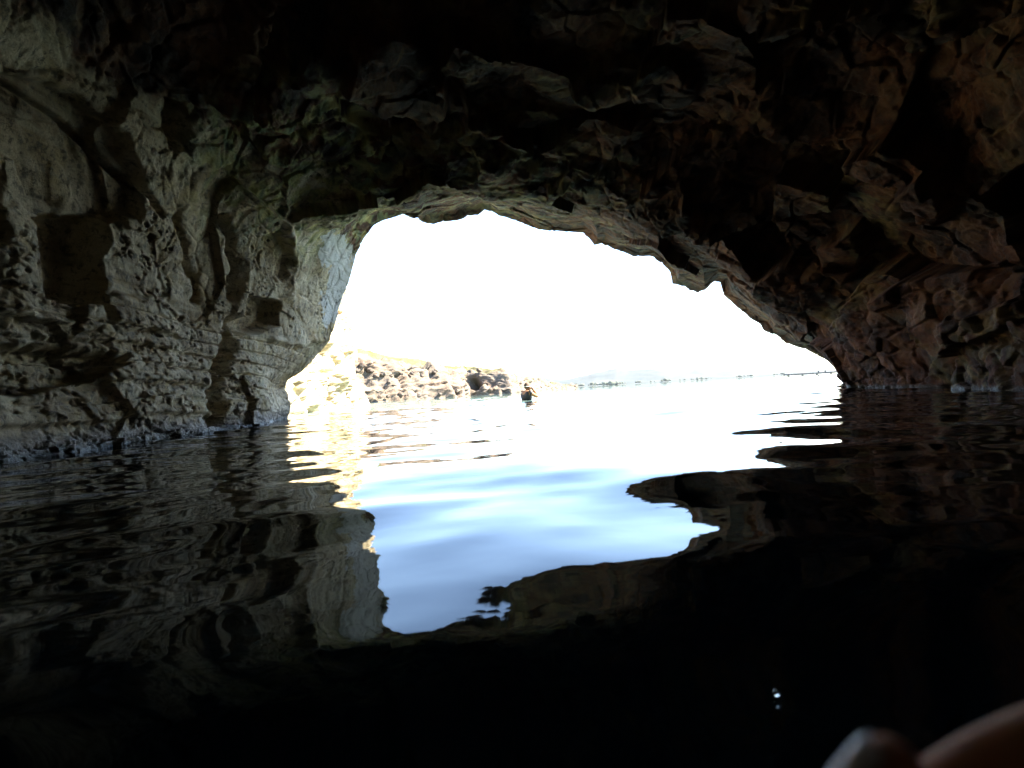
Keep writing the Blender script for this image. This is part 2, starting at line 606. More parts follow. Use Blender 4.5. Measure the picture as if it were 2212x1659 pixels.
def feature(poly, depth, edge=6.0, rough=1.0, wob=10.0, seed=0):
    """push (negative) into the rock or pull (positive) out of it, inside an outline on the wall"""
    global D, smoothmask
    xs = [p[0] for p in poly]; ys = [p[1] for p in poly]
    idx = np.where(vis & (px > min(xs) - 60) & (px < max(xs) + 60) & (py > min(ys) - 60) & (py < max(ys) + 60))[0]
    if not len(idx):
        return
    q = P0[idx]
    wx = wob * fbm(q * 1.7 + seed, 3)
    wy = wob * fbm(q * 1.7 + seed + 40, 3)
    s = poly_sd(px[idx] + wx, py[idx] + wy, poly)
    m = sstep(-edge, edge, s)
    D[idx] += .62 * depth * m
    smoothmask[idx] = np.maximum(smoothmask[idx], m * (1 - rough))

def crack(pts, depth, width, seed=0):
    global D
    xs = [p[0] for p in pts]; ys = [p[1] for p in pts]
    idx = np.where(vis & (px > min(xs) - 60) & (px < max(xs) + 60) & (py > min(ys) - 60) & (py < max(ys) + 60))[0]
    if not len(idx):
        return
    q = P0[idx]
    wob = 9 * fbm(q * 2.5 + seed, 3)
    dd = line_d(px[idx] + wob, py[idx] + wob * .4, pts)
    D[idx] -= depth * np.exp(-(dd / width) ** 2)

# left wall
feature([(-60, 160), (90, 180), (190, 215), (262, 285), (298, 375), (292, 455), (225, 482), (120, 474), (40, 420), (20, 330), (-60, 300)], -.36, 9, 0.25)
crack([(-40, 140), (90, 215), (190, 290), (245, 350), (300, 405), (350, 468)], .16, 6)
feature([(92, 478), (235, 480), (218, 560), (214, 652), (150, 660), (88, 640)], -.75, 8, .6, seed=3)
feature([(-60, 736), (100, 742), (195, 752), (270, 765), (215, 812), (110, 830), (-60, 838)], -.45, 8, .8, seed=4)
feature([(215, 640), (330, 640), (420, 690), (372, 722), (240, 700)], .14, 6, .7, seed=5)
feature([(528, 640), (602, 652), (606, 702), (560, 722), (524, 726)], -.62, 4, .6, 5, seed=6)
feature([(500, 560), (528, 560), (525, 720), (503, 715)], .12, 5, .5, 5, seed=26)
crack([(512, 700), (500, 760), (484, 835), (494, 905)], .36, 13, seed=7)
crack([(480, 470), (500, 560), (505, 640)], .18, 9, seed=8)
feature([(566, 510), (604, 500), (618, 560), (610, 605), (578, 602)], -.24, 6, .7, 6, seed=9)
crack([(630, 410), (622, 470), (628, 560), (620, 640)], -.10, 9, seed=10)
feature([(640, 505), (700, 490), (690, 600), (640, 640)], -.10, 8, .4, 6, seed=11)
crack([(380, 470), (420, 560), (440, 650)], .16, 8, seed=12)
crack([(600, 735), (640, 742), (700, 730)], -.08, 6, seed=13)
feature([(370, 230), (410, 250), (405, 320), (372, 318)], -.30, 8, .7, seed=14)
feature([(150, 650), (205, 640), (212, 700), (160, 722)], .16, 5, .6, seed=15)
# roof flake with the hollow behind it
feature([(738, 195), (770, 110), (850, 80), (925, 130), (966, 190), (962, 255), (932, 298), (885, 282), (800, 235)], .46, 7, .35, 5, seed=16)
feature([(730, 225), (800, 250), (890, 298), (870, 318), (800, 305), (745, 265)], -.30, 6, .6, 5, seed=17)
feature([(962, 180), (1000, 175), (1010, 300), (950, 310), (968, 255)], -.22, 7, .6, 6, seed=18)
feature([(905, 420), (960, 395), (1040, 420), (1035, 455), (960, 470), (915, 470)], -.12, 7, .5, 6, seed=19)
feature([(1230, 190), (1330, 130), (1440, 110), (1510, 190), (1500, 215), (1390, 205), (1290, 225)], .30, 6, .6, 10, seed=20)
feature([(1000, 270), (1150, 240), (1260, 270), (1180, 300), (1040, 300)], .22, 6, .7, 12, seed=21)
feature([(1480, 400), (1545, 470), (1565, 500), (1500, 480), (1470, 440)], .34, 5, .6, 6, seed=22)
feature([(1760, 530), (1840, 500), (1865, 555), (1822, 616), (1790, 590)], .46, 6, .5, 8, seed=23)
feature([(1890, 640), (1955, 610), (1975, 650), (1900, 668)], .30, 5, .6, 6, seed=24)
feature([(1965, 380), (2040, 340), (2070, 430), (2035, 490), (2000, 470)], .42, 6, .5, 8, seed=25)
feature([(2100, 690), (2180, 640), (2200, 700), (2120, 740)], .3, 6, .6, 8, seed=27)
feature([(1660, 0), (1790, -60), (1860, 10), (1750, 40), (1700, 30)], .4, 6, .6, 8, seed=28)

P1 = P0 + N0 * D[:, None]

# --- middle and small forms on the displaced surface
N1 = blur_normals(grid_normals(P1, NR, NC), 3)
N1 *= np.sign((N1 * N0).sum(1))[:, None] + 1e-9
keep = 1 - smoothmask
near = (TROW > -2.6) & (TROW < 14)
ix = np.where(near)[0]
Q = P1[ix]
d2 = np.zeros(len(P0))
k_ = keep[ix]
wl, wr_, wo = w_left[ix], w_right[ix], w_roof[ix]
ap = (0.45 + 0.55 * lip[ix])
fd, ed = facets(warp(Q, 5, .015) * np.array([9.0, 9.0, 11.0]) + 1.3, 1.1)
fine = fbm(Q * 6.0, 4, .55)
# boring-mussel pits and tafoni
pm = sstep(-.05, .25, perlin(Q * .9 + 9.9) + 0.30 * sstep(2.4, 1.2, Q[:, 2]) - .25 * wr_)
f1, f2, idc, _ = worley(warp(Q, 3, .05) * np.array([5.0, 5.0, 7.5]))
rad = .12 + .30 * RND[idc & 255, 4] ** 2
pit1 = sstep(rad, rad * .65, f1) * (RND[idc & 255, 5] > .35)
f1b, _, idb, _ = worley(Q * 13.0 + 4)
radb = .20 + .22 * RND[idb & 255, 4]
pit2 = sstep(radb, radb * .6, f1b) * (RND[idb & 255, 5] > .4)
# bedding ledges low on the left wall
bed = np.sin((Q[:, 2] + .10 * fbm(Q * .9, 3) + .03 * Q[:, 1]) * 2 * np.pi / .27)
bedm = wl * sstep(2.1, .9, Q[:, 2])
# honeycomb near the top left corner of the mouth
hx, hy = px[ix], py[ix]
hon = sstep(0, 40, poly_sd(hx, hy, [(640, 420), (760, 380), (830, 430), (800, 480), (760, 540), (690, 510), (630, 470)])) * inside[ix]
f1h, f2h, _, _ = worley(warp(Q, 4, .04) * 6.5 + 2)
# barnacle crust at the waterline
tz = sstep(.34, .10, Q[:, 2] + .10 * perlin(Q * 3)) * sstep(-.8, -.1, Q[:, 2]) * np.clip(wl + .35 * wr_, 0, 1)
f1t, _, idt, _ = worley(Q * 20)
d2[ix] = ap * (.011 * fine * (.5 + .5 * k_) * (1 + .8 * wr_ + .4 * wo) + .024 * fc[ix] * k_ * broken[ix] * (1 + .5 * wr_ + .2 * wo) + .010 * fd * k_ * broken[ix]
               - k_ * pm * (.10 * pit1 + .045 * pit2) * (wl + .3 * wo + .25 * wr_)
               + .022 * np.tanh(2.2 * bed) * bedm * (.4 + .6 * sstep(-.3, .3, perlin(Q * 1.1 + 77)))
               + .07 * hon * (f2h - f1h - .5) + .03 * tz * (.6 - f1t))
d2[ix] -= .03 * k_ * sstep(.10, .0, eb[ix]) * (wl * .6 + wr_ + wo)        # joints between blocks
P2 = P1 + N1 * d2[:, None]

noise_low = fbm(P0 * .5 + 60, 3)
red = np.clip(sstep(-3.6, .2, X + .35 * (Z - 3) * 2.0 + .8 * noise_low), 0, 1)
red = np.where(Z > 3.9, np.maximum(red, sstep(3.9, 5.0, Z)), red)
algae = np.clip(sstep(300, 60, np.hypot(px - 600, (py - 330) * 1.1)) + sstep(220, 40, np.hypot(px - 730, py - 440))
                + .45 * sstep(260, 60, np.hypot((px - 1090) * .8, (py - 360) * 1.4)) + .25 * sstep(-.1, .6, noise_low), 0, 1) * inside
algae = np.where(vis, algae, .2)
tide = sstep(.38, .12, Z + .12 * perlin(P0 * 3)) * np.clip(w_left, 0, 1)
pale = sstep(-22, 30, poly_sd(px, py, [(700, 505), (745, 500), (772, 540), (760, 600), (735, 690), (700, 720), (690, 640), (712, 590), (690, 560)]))
pale = np.where((TROW > -1.5) & (TROW < 3.5) & (X < -2), pale, 0)
pale = np.maximum(pale, sstep(-.1, -.9, TROW) * sstep(2, -3, X) * .55)
n01 = lambda q, o, g=.58: np.clip(.5 + .42 * fbm(q, o, g), 0, 1)
na = n01(warp(P2, .8, .4) * 1.1 + 3, 6)
nb = n01(warp(P2, 1.1, .4) * 1.7 + 23, 5)
nc = n01(warp(P2, 1.1, .4) * 1.2 + 43, 6)
nd = n01(warp(P2, 1.6, .35) * 2.4 + 63, 5)
nband = n01(P2 * np.array([.35, .35, 9.0]) + .2 * na[:, None], 4)
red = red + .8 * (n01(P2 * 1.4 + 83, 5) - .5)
algae = algae * sstep(.36, .62, n01(warp(P2, 2, .3) * 2.6 + 103, 5))
pale = pale + .8 * (n01(P2 * 4 + 123, 4) - .5)
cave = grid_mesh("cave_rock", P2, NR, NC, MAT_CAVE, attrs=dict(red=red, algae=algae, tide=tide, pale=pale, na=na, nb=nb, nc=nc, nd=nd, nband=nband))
tag(cave, "dark limestone sea cave arching over the water with a pitted left wall", None, kind="structure")

# ------------------------------------------------------------------ the sea
# ripples: wavelength (m), heading, steepness, phase
WAVES = [
         (1.526, 1.787, 0.0114, 3.35), (2.699, 0.852, 0.0114, 2.68), (1.967, 1.771, 0.0114, 0.52), (2.309, 1.635, 0.0114, 5.53),
         (1.829, 1.870, 0.0114, 3.29), (1.106, 0.833, 0.0151, 1.24), (1.039, 0.002, 0.0151, 1.08), (1.064, 1.777, 0.0151, 3.85),
         (1.051, 1.928, 0.0151, 1.67), (0.947, 0.237, 0.0151, 0.04), (1.039, 1.103, 0.0151, 4.96), (1.247, 0.456, 0.0151, 5.89),
         (1.129, 2.306, 0.0151, 1.12), (1.153, 1.748, 0.0151, 2.01), (0.499, 2.247, 0.0085, 2.50), (0.687, -0.125, 0.0085, 3.78),
         (0.431, 1.759, 0.0085, 1.62), (0.329, 1.766, 0.0085, 3.63), (0.601, 1.700, 0.0085, 3.75), (0.273, 2.797, 0.0085, 4.20),
         (0.388, 2.656, 0.0085, 4.06), (0.614, 1.500, 0.0085, 6.22), (0.673, 2.333, 0.0085, 2.49), (0.197, 1.752, 0.0035, 1.04),
         (0.315, 2.079, 0.0035, 4.71), (0.277, 1.094, 0.0035, 4.13), (0.195, 2.420, 0.0035, 1.16), (0.286, 1.855, 0.0035, 3.76),
         (0.199, 0.589, 0.0035, 0.14)]
def wave_height(x, y):
    z = np.zeros_like(x)
    r = np.hypot(x, y)
    for L, a, slope, ph in WAVES:
        k = 2 * math.pi / L
        z += slope / k * np.clip(1.35 - r * .012 / L, 0, 1) * np.sin(k * (math.cos(a) * x + math.sin(a) * y) + ph)
    return z
ang = np.concatenate([np.linspace(-52, 52, 620), np.linspace(52, 308, 130)[1:-1]]) * math.pi / 180
rad_ = np.concatenate([np.geomspace(.25, 45, 620), np.geomspace(45, 2600, 50)[1:]])
rr_, aa_ = np.meshgrid(rad_, ang, indexing='ij')
wx, wy = (rr_ * np.sin(aa_)).ravel(), (rr_ * np.cos(aa_)).ravel()
wz = wave_height(wx, wy)
wz = np.where(np.hypot(wx, wy) > 120, 0, wz)
WP = np.stack([wx, wy, wz], 1)
# middle patch closed by pulling the first ring to the centre
WP[:len(ang)] = (0, 0, 0)
sea = grid_mesh("sea_water", WP, len(rad_), len(ang), MAT_WATER, flip=True, close=True)
tag(sea, "calm rippled sea water running from the cave out to the bay", None, kind="structure")

# ------------------------------------------------------------------ sunlit cliff outside, left of the mouth
def outer_cliff():
    nu, nv = 260, 240
    yb = on_water(690, 888)[1]
    # plan of the foot, from behind the mouth pillar out to the corner and then back along the coast
    foot = smooth_poly([(-6.2, 12.6, 0), (-7.0, 14.6, 0), (-7.3, yb - 3.0, 0), (-7.15, yb - 1.2, 0), (-6.85, yb + .6, 0), (-6.75, yb + 1.6, 0),
                        (-7.4, yb + 2.8, 0), (-10.5, yb + 4.5, 0), (-16, yb + 7, 0), (-26, yb + 9, 0)])
    f = resample(foot, nu - 1)
    f = np.vstack([f, foot[-1]])
    h = np.concatenate([np.linspace(-1.5, 6.5, nv - 30), 6.5 + np.linspace(0, 1, 31)[1:] * .8])
    back = np.concatenate([np.linspace(0, .5, nv - 30) ** 1.0, .5 + np.linspace(0, 1, 31)[1:] * 14])
    t = np.gradient(f, axis=0)
    nrm = np.stack([t[:, 1], -t[:, 0], 0 * t[:, 0]], 1)
    nrm /= np.linalg.norm(nrm, axis=1)[:, None]
    G = f[None] - nrm[None] * (back * 1.6)[:, None, None]
    G[:, :, 2] = h[:, None]
    P = G.reshape(-1, 3)
    N = grid_normals(P, nv, nu)
    if N.reshape(nv, nu, 3)[nv // 2, 40, 0] < 0:
        N = -N
    a, e = facets(warp(P, .7, .4) * np.array([.6, .6, .45]) + 3.3, 1.0)
    b, _ = facets(warp(P, 1.4, .2) * 1.7 + 6.3, 1.2)
    c, _ = facets(P * 4.5, 1.2)
    rd = ridged(warp(P, .6, .4) * np.array([.8, .8, .35]), 3)
    f1, _, i1, _ = worley(P * np.array([2.4, 2.4, 1.7]))
    pit = sstep(.34, .12, f1) * (RND[i1 & 255, 4] > .55)
    ledge = np.tanh(3 * np.sin(P[:, 2] * 2.4 + fbm(P * .6, 2)))
    D = .38 * a + .20 * b + .06 * c + .26 * rd - .22 * pit + .05 * fbm(P * 3, 4) + .06 * ledge
    P = P + N * D[:, None]
    o = grid_mesh("sunlit_cliff", P, nv, nu, MAT_CLIFF)
    tag(o, "bright sunlit yellow limestone cliff just outside the cave mouth on the left", "cliff")
outer_cliff()

# ------------------------------------------------------------------ low rocky headland across the water
def headland():
    foot_px = [(560, 889), (640, 882), (700, 876), (760, 872), (850, 866), (930, 861), (990, 857.5), (1004, 856.8), (1012, 855), (1030, 854), (1070, 851),
               (1108, 847.5), (1135, 845.6), (1175, 842.3), (1215, 839.2), (1236, 837.7)]
    top_px = [700, 715, 728, 746, 766, 774, 790, 792, 792, 789, 792, 798, 809, 815, 828, 835]
    d0 = [46, 48, 51, 54, 57, 60, 62, 62.5, 72, 71.5, 71, 70.5, 84, 95, 118, 135]
    foot, hgt = [], []
    for (x, y), ty, dd in zip(foot_px, top_px, d0):
        dd *= 1.1
        p = at(x, y, dd)
        q = at(x, ty, dd + 12)
        foot.append((p[0], dd, 0))
        hgt.append(q[2])
    # beyond the point the coast turns away
    foot += [(foot[-1][0] + 3, 165, 0), (foot[-1][0] - 20, 230, 0)]
    hgt += [1.0, .8]
    F = np.array(foot)
    s0 = np.concatenate([[0], np.cumsum(np.linalg.norm(np.diff(F, axis=0), axis=1))])
    nu, nv = 620, 150
    s = np.linspace(0, s0[-1] * .999, nu)
    f = np.stack([np.interp(s, s0, F[:, i]) for i in range(3)], 1)
    h = np.interp(s, s0, np.array(hgt))
    kk = np.ones(9) / 9
    hs = np.convolve(np.pad(h, 4, mode='edge'), kk, 'valid')
    # profile: toe shelf, cliff, sloping top, plateau
    v = np.linspace(0, 1, nv)
    pz = np.interp(v, [0, .08, .22, .27, .55, .70, .85, 1], [-.35, 0, .22, .26, .72, .86, 1.0, 1.04])
    pb = np.interp(v, [0, .08, .22, .27, .55, .70, .85, 1], [0, 0, .5, 1.6, 3.2, 6.5, 14, 60])
    G = np.zeros((nv, nu, 3))
    G[:, :, 0] = f[None, :, 0] - .25 * pb[:, None]
    G[:, :, 1] = f[None, :, 1] + pb[:, None]
    G[:, :, 2] = pz[:, None] * hs[None]
    P = G.reshape(-1, 3)
    N = grid_normals(P, nv, nu)
    if N[:, 2].mean() < 0:
        N = -N
    N = N.copy()
    a, _ = facets(warp(P, .25, 1.0) * np.array([.30, .30, .22]) + 1.7, 1.0)
    b, e = facets(warp(P, .5, .5) * .8 + 4.7, 1.2)
    c, _ = facets(P * 2.0, 1.2)
    rd = ridged(warp(P, .3, .8) * np.array([.5, .5, .16]), 3)
    V = np.repeat(v, nu)
    m = sstep(.02, .12, V) * (1 - .75 * sstep(.62, .9, V))
    S = np.tile(s, nv)
    D = m * (.55 * a + .22 * b + .11 * c + .45 * rd) + .08 * fbm(P * 1.5, 3)
    # the small dark cave in the shaded section
    qx, qy = project(P)
    hole = sstep(-3, 3, poly_sd(qx, qy, [(1008, 835), (1012, 815), (1024, 809), (1033, 818), (1036, 832), (1030, 842)])) * (V < .6)
    D -= 3.0 * hole
    # shaded recess: that stretch of cliff is set back behind the lit corner
    P = P + N * D[:, None]
    veg = np.clip(sstep(.56, .72, V) + .7 * sstep(.25, .6, fbm(P * .25, 3)) * sstep(.2, .3, V), 0, 1)
    o = grid_mesh("headland", P, nv, nu, MAT_SHORE, attrs=dict(veg=veg))
    tag(o, "low rocky headland with scrubby top across the water", kind="structure")
    return o, f, hs
head, hf, hh = headland()

def rock_mesh(name, seed, sub=3):
    bm = bmesh.new()
    bmesh.ops.create_icosphere(bm, subdivisions=sub, radius=1.0)
    co = np.array([v.co for v in bm.verts])
    a, _ = facets(co * 1.1 + seed * 3.7, 1.1)
    b, _ = facets(co * 2.6 + seed * 1.9, 1.1)
    r = 1 + .22 * a + .09 * b
    co = co * r[:, None] * (1, .85, .8)
    for v, c in zip(bm.verts, co):
        v.co = c
    me = bpy.data.meshes.new(name)
    bm.to_mesh(me)
    bm.free()
    me.materials.append(MAT_BOULDER)
    return me
rock_shapes = [rock_mesh("boulder", i) for i in range(7)]
rnd = random.Random(5)
# boulders lying on the headland's toe and slope: (px, py, size in picture pixels, height above the toe 0..1)
spots = [(770, 858, 20, 0), (752, 862, 10, 0), (790, 862, 9, 0), (820, 857, 8, 0), (838, 857, 8, 0), (866, 852, 11, 0), (880, 856, 12, 0),
         (905, 853, 10, 0), (950, 852, 8, 0), (968, 851, 11, 0), (783, 788, 12, .7), (800, 800, 13, .7), (812, 812, 12, .6), (770, 800, 11, .7),
         (760, 815, 9, .6), (828, 808, 11, .6), (845, 812, 8, .6), (778, 822, 10, .5), (840, 826, 8, .4), (868, 808, 8, .6), (890, 806, 9, .6),
         (912, 812, 8, .5), (938, 804, 9, .7), (1125, 828, 6, .5), (1090, 838, 9, 0), (1060, 842, 9, 0), (985, 845, 11, .1), (1035, 800, 10, .8)]
for i, (bx_, by_, sz, lv) in enumerate(spots):
    j = int(np.argmin(np.abs(project(np.stack([hf[:, 0], hf[:, 1], hf[:, 2]], 1))[0] - bx_)))
    dep = hf[j, 1] + (0.2 if lv == 0 else .6 + 3.2 * lv)
    q = at(bx_, by_, dep)
    r = sz / FPX * dep * .62
    o = bpy.data.objects.new("boulder", rock_shapes[i % 7])
    C.objects.link(o)
    o.parent = head
    o.location = (q[0], dep, max(q[2], .1))
    o.scale = (r, r, r * rnd.uniform(.8, 1.1))
    o.rotation_euler = (rnd.uniform(-.4, .4), rnd.uniform(-.4, .4), rnd.uniform(0, 6))

# ------------------------------------------------------------------ far side of the bay
def far_coast():
    k = NT("far_hill_ground")
    p = k.coord()
    c = k.ramp(k.noise(p, .012, 7, .65), [(0.35, (.026, .034, .034)), (0.55, (.038, .045, .044)), (0.7, (.055, .056, .054))])
    m = k.set(Base_Color=c, Roughness=.95, Specular_IOR_Level=.1)
    nu, nv = 400, 40
    pxs = np.linspace(900, 2500, nu)
    prof = np.interp(pxs, [900, 1150, 1230, 1270, 1330, 1420, 1500, 1560, 1640, 1720, 1820, 2100, 2500],
                     [30, 26, 20, 24, 33, 31, 24, 18, 12, 9, 7, 12, 16])
    prof = prof + 4 * fbm(np.stack([pxs * .012, 0 * pxs, 0 * pxs], 1), 4)
    G = np.zeros((nv, nu, 3))
    for j in range(nv):
        t = j / (nv - 1)
        dep = 900 + 900 * t
        for i, x in enumerate(pxs):
            dd = ray(x, 843.5 - (x - 1106) * .0575)
            G[j, i, 0] = dd[0] / dd[1] * dep
            G[j, i, 1] = dep
        G[j, :, 2] = -1 + (prof / FPX * dep) * sstep(0, .9, np.full(nu, t)) * (1 + .10 * perlin(np.stack([pxs * .03, 0 * pxs + t * 6, 0 * pxs], 1)))
    G[0, :, 2] = -2
    G[1:3, :, 2] = np.maximum(G[1:3, :, 2], 1.2)
    o = grid_mesh("far_hills", G.reshape(-1, 3), nv, nu, m)
    tag(o, "pale hazy hills on the far side of the bay", kind="structure")
    # far belt of shrubs and trees along the beach: one mass
    bm = bmesh.new()
    r_ = random.Random(3)
    clumps = [r_.uniform(1215, 1690) for _ in range(17)]
    for i in range(120):
        x = min(1700, max(1212, r_.gauss(r_.choice(clumps), 9)))
        dd = ray(x, 843.5 - (x - 1106) * .0575)
        dep = r_.uniform(905, 960)
        rr = r_.uniform(.9, 1.0 + 3.2 * r_.random()) * (1.0 if x < 1450 else .6)
        mt = Matrix.Translation((dd[0] / dd[1] * dep, dep, 1.5 + rr * .5)) @ Matrix.Diagonal((rr * r_.uniform(1, 1.8), rr, rr * r_.uniform(.7, 1.2), 1))
        res = bmesh.ops.create_icosphere(bm, subdivisions=2, radius=1, matrix=mt)
        for v in res['verts']:
            v.co += Vector((r_.uniform(-1, 1), r_.uniform(-1, 1), r_.uniform(-1, 1))) * rr * .18
    me = bpy.data.meshes.new("distant_trees")
    bm.to_mesh(me)
    bm.free()
    me.materials.append(plain("distant_foliage", (.085, .095, .075), .9, .1, .3, .2))
    o = bpy.data.objects.new("distant_trees", me)
    C.objects.link(o)
    tag(o, "belt of tiny trees along the far shore of the bay", "trees", kind="stuff")
far_coast()

def box(bm, x0, x1, y0, y1, z0, z1):
    vs_ = [bm.verts.new((x, y, z)) for z in (z0, z1) for y in (y0, y1) for x in (x0, x1)]
    for f in ((0, 2, 3, 1), (4, 5, 7, 6), (0, 1, 5, 4), (2, 6, 7, 3), (0, 4, 6, 2), (1, 3, 7, 5)):
        bm.faces.new([vs_[i] for i in f])

def mesh_obj(name, bm, mat, parent=None, smooth=False):
    me = bpy.data.meshes.new(name)
    bmesh.ops.recalc_face_normals(bm, faces=bm.faces)
    bm.to_mesh(me)
    bm.free()
    if smooth:
        for p in me.polygons:
            p.use_smooth = True
    me.materials.append(mat)
    o = bpy.data.objects.new(name, me)
    C.objects.link(o)
    if parent:
        o.parent = parent
    return o

def jetty():
    conc = plain("weathered_concrete", (.045, .047, .052), .85, .2, .35, 1.5)
    a = at(1704, 811.5, 150)
    b = at(1900, 800, 150)
    root = empty("jetty", (a[0], 150, 0))
    L = b[0] - a[0]
    bm = bmesh.new()
    box(bm, 0, L, 0, 3.0, .18, .55)
    bmesh.ops.bevel(bm, geom=bm.edges[:], offset=.04, segments=1, affect='EDGES')
    mesh_obj("deck", bm, conc, root)
    for i in range(7):
        bm = bmesh.new()
        x = .6 + i * (L - 1.2) / 6
        bmesh.ops.create_cone(bm, cap_ends=True, segments=12, radius1=.28, radius2=.24, depth=2.2, matrix=Matrix.Translation((x, 1.5, -.95)))
        mesh_obj("pile", bm, conc, root)
    for x in (8.2, 10.0):
        bm = bmesh.new()
        bmesh.ops.create_cone(bm, cap_ends=True, segments=12, radius1=.16, radius2=.20, depth=.42, matrix=Matrix.Translation((x, .6, .76)))
        mesh_obj("bollard", bm, conc, root)
    tag(root, "low dark jetty on the water far away beside the right cave foot", "jetty")
jetty()

# ------------------------------------------------------------------ people
def skin_body(name, verts, edges, radii, mat, parent=None, root=0, sub=2):
    me = bpy.data.meshes.new(name)
    me.from_pydata(verts, edges, [])
    o = bpy.data.objects.new(name, me)
    C.objects.link(o)
    sk = o.modifiers.new("skin", 'SKIN')
    sk.use_smooth_shade = True
    for i, r in enumerate(radii):
        d_ = me.skin_vertices[0].data[i]
        d_.radius = r if isinstance(r, tuple) else (r, r)
        d_.use_root = (i == root)
    ss = o.modifiers.new("sub", 'SUBSURF')
    ss.levels = ss.render_levels = sub
    me.materials.append(mat)
    dg = bpy.context.evaluated_depsgraph_get()
    me2 = bpy.data.meshes.new_from_object(o.evaluated_get(dg))
    me2.name = name
    o.modifiers.clear()
    o.data = me2
    for p in me2.polygons:
        p.use_smooth = True
    if parent:
        o.parent = parent
    return o

def skin_material(name, col):
    k = NT(name)
    p = k.coord()
    c = k.ramp(k.noise(p, 60, 5, .6), [(0.35, tuple(x * .82 for x in col)), (0.65, col)])
    k.bump(k.noise(p, 420, 3, .6), .25, .0006)
    m = k.set(Base_Color=c, Roughness=.65, Specular_IOR_Level=.12, Subsurface_Weight=.15, Subsurface_Scale=.004)
    k.b.inputs["Subsurface Radius"].default_value = (1, .35, .2)
    return m
MAT_SKIN_TAN = skin_material("tanned_skin", (.34, .18, .10))
MAT_SKIN = skin_material("bare_skin", (.62, .27, .16))

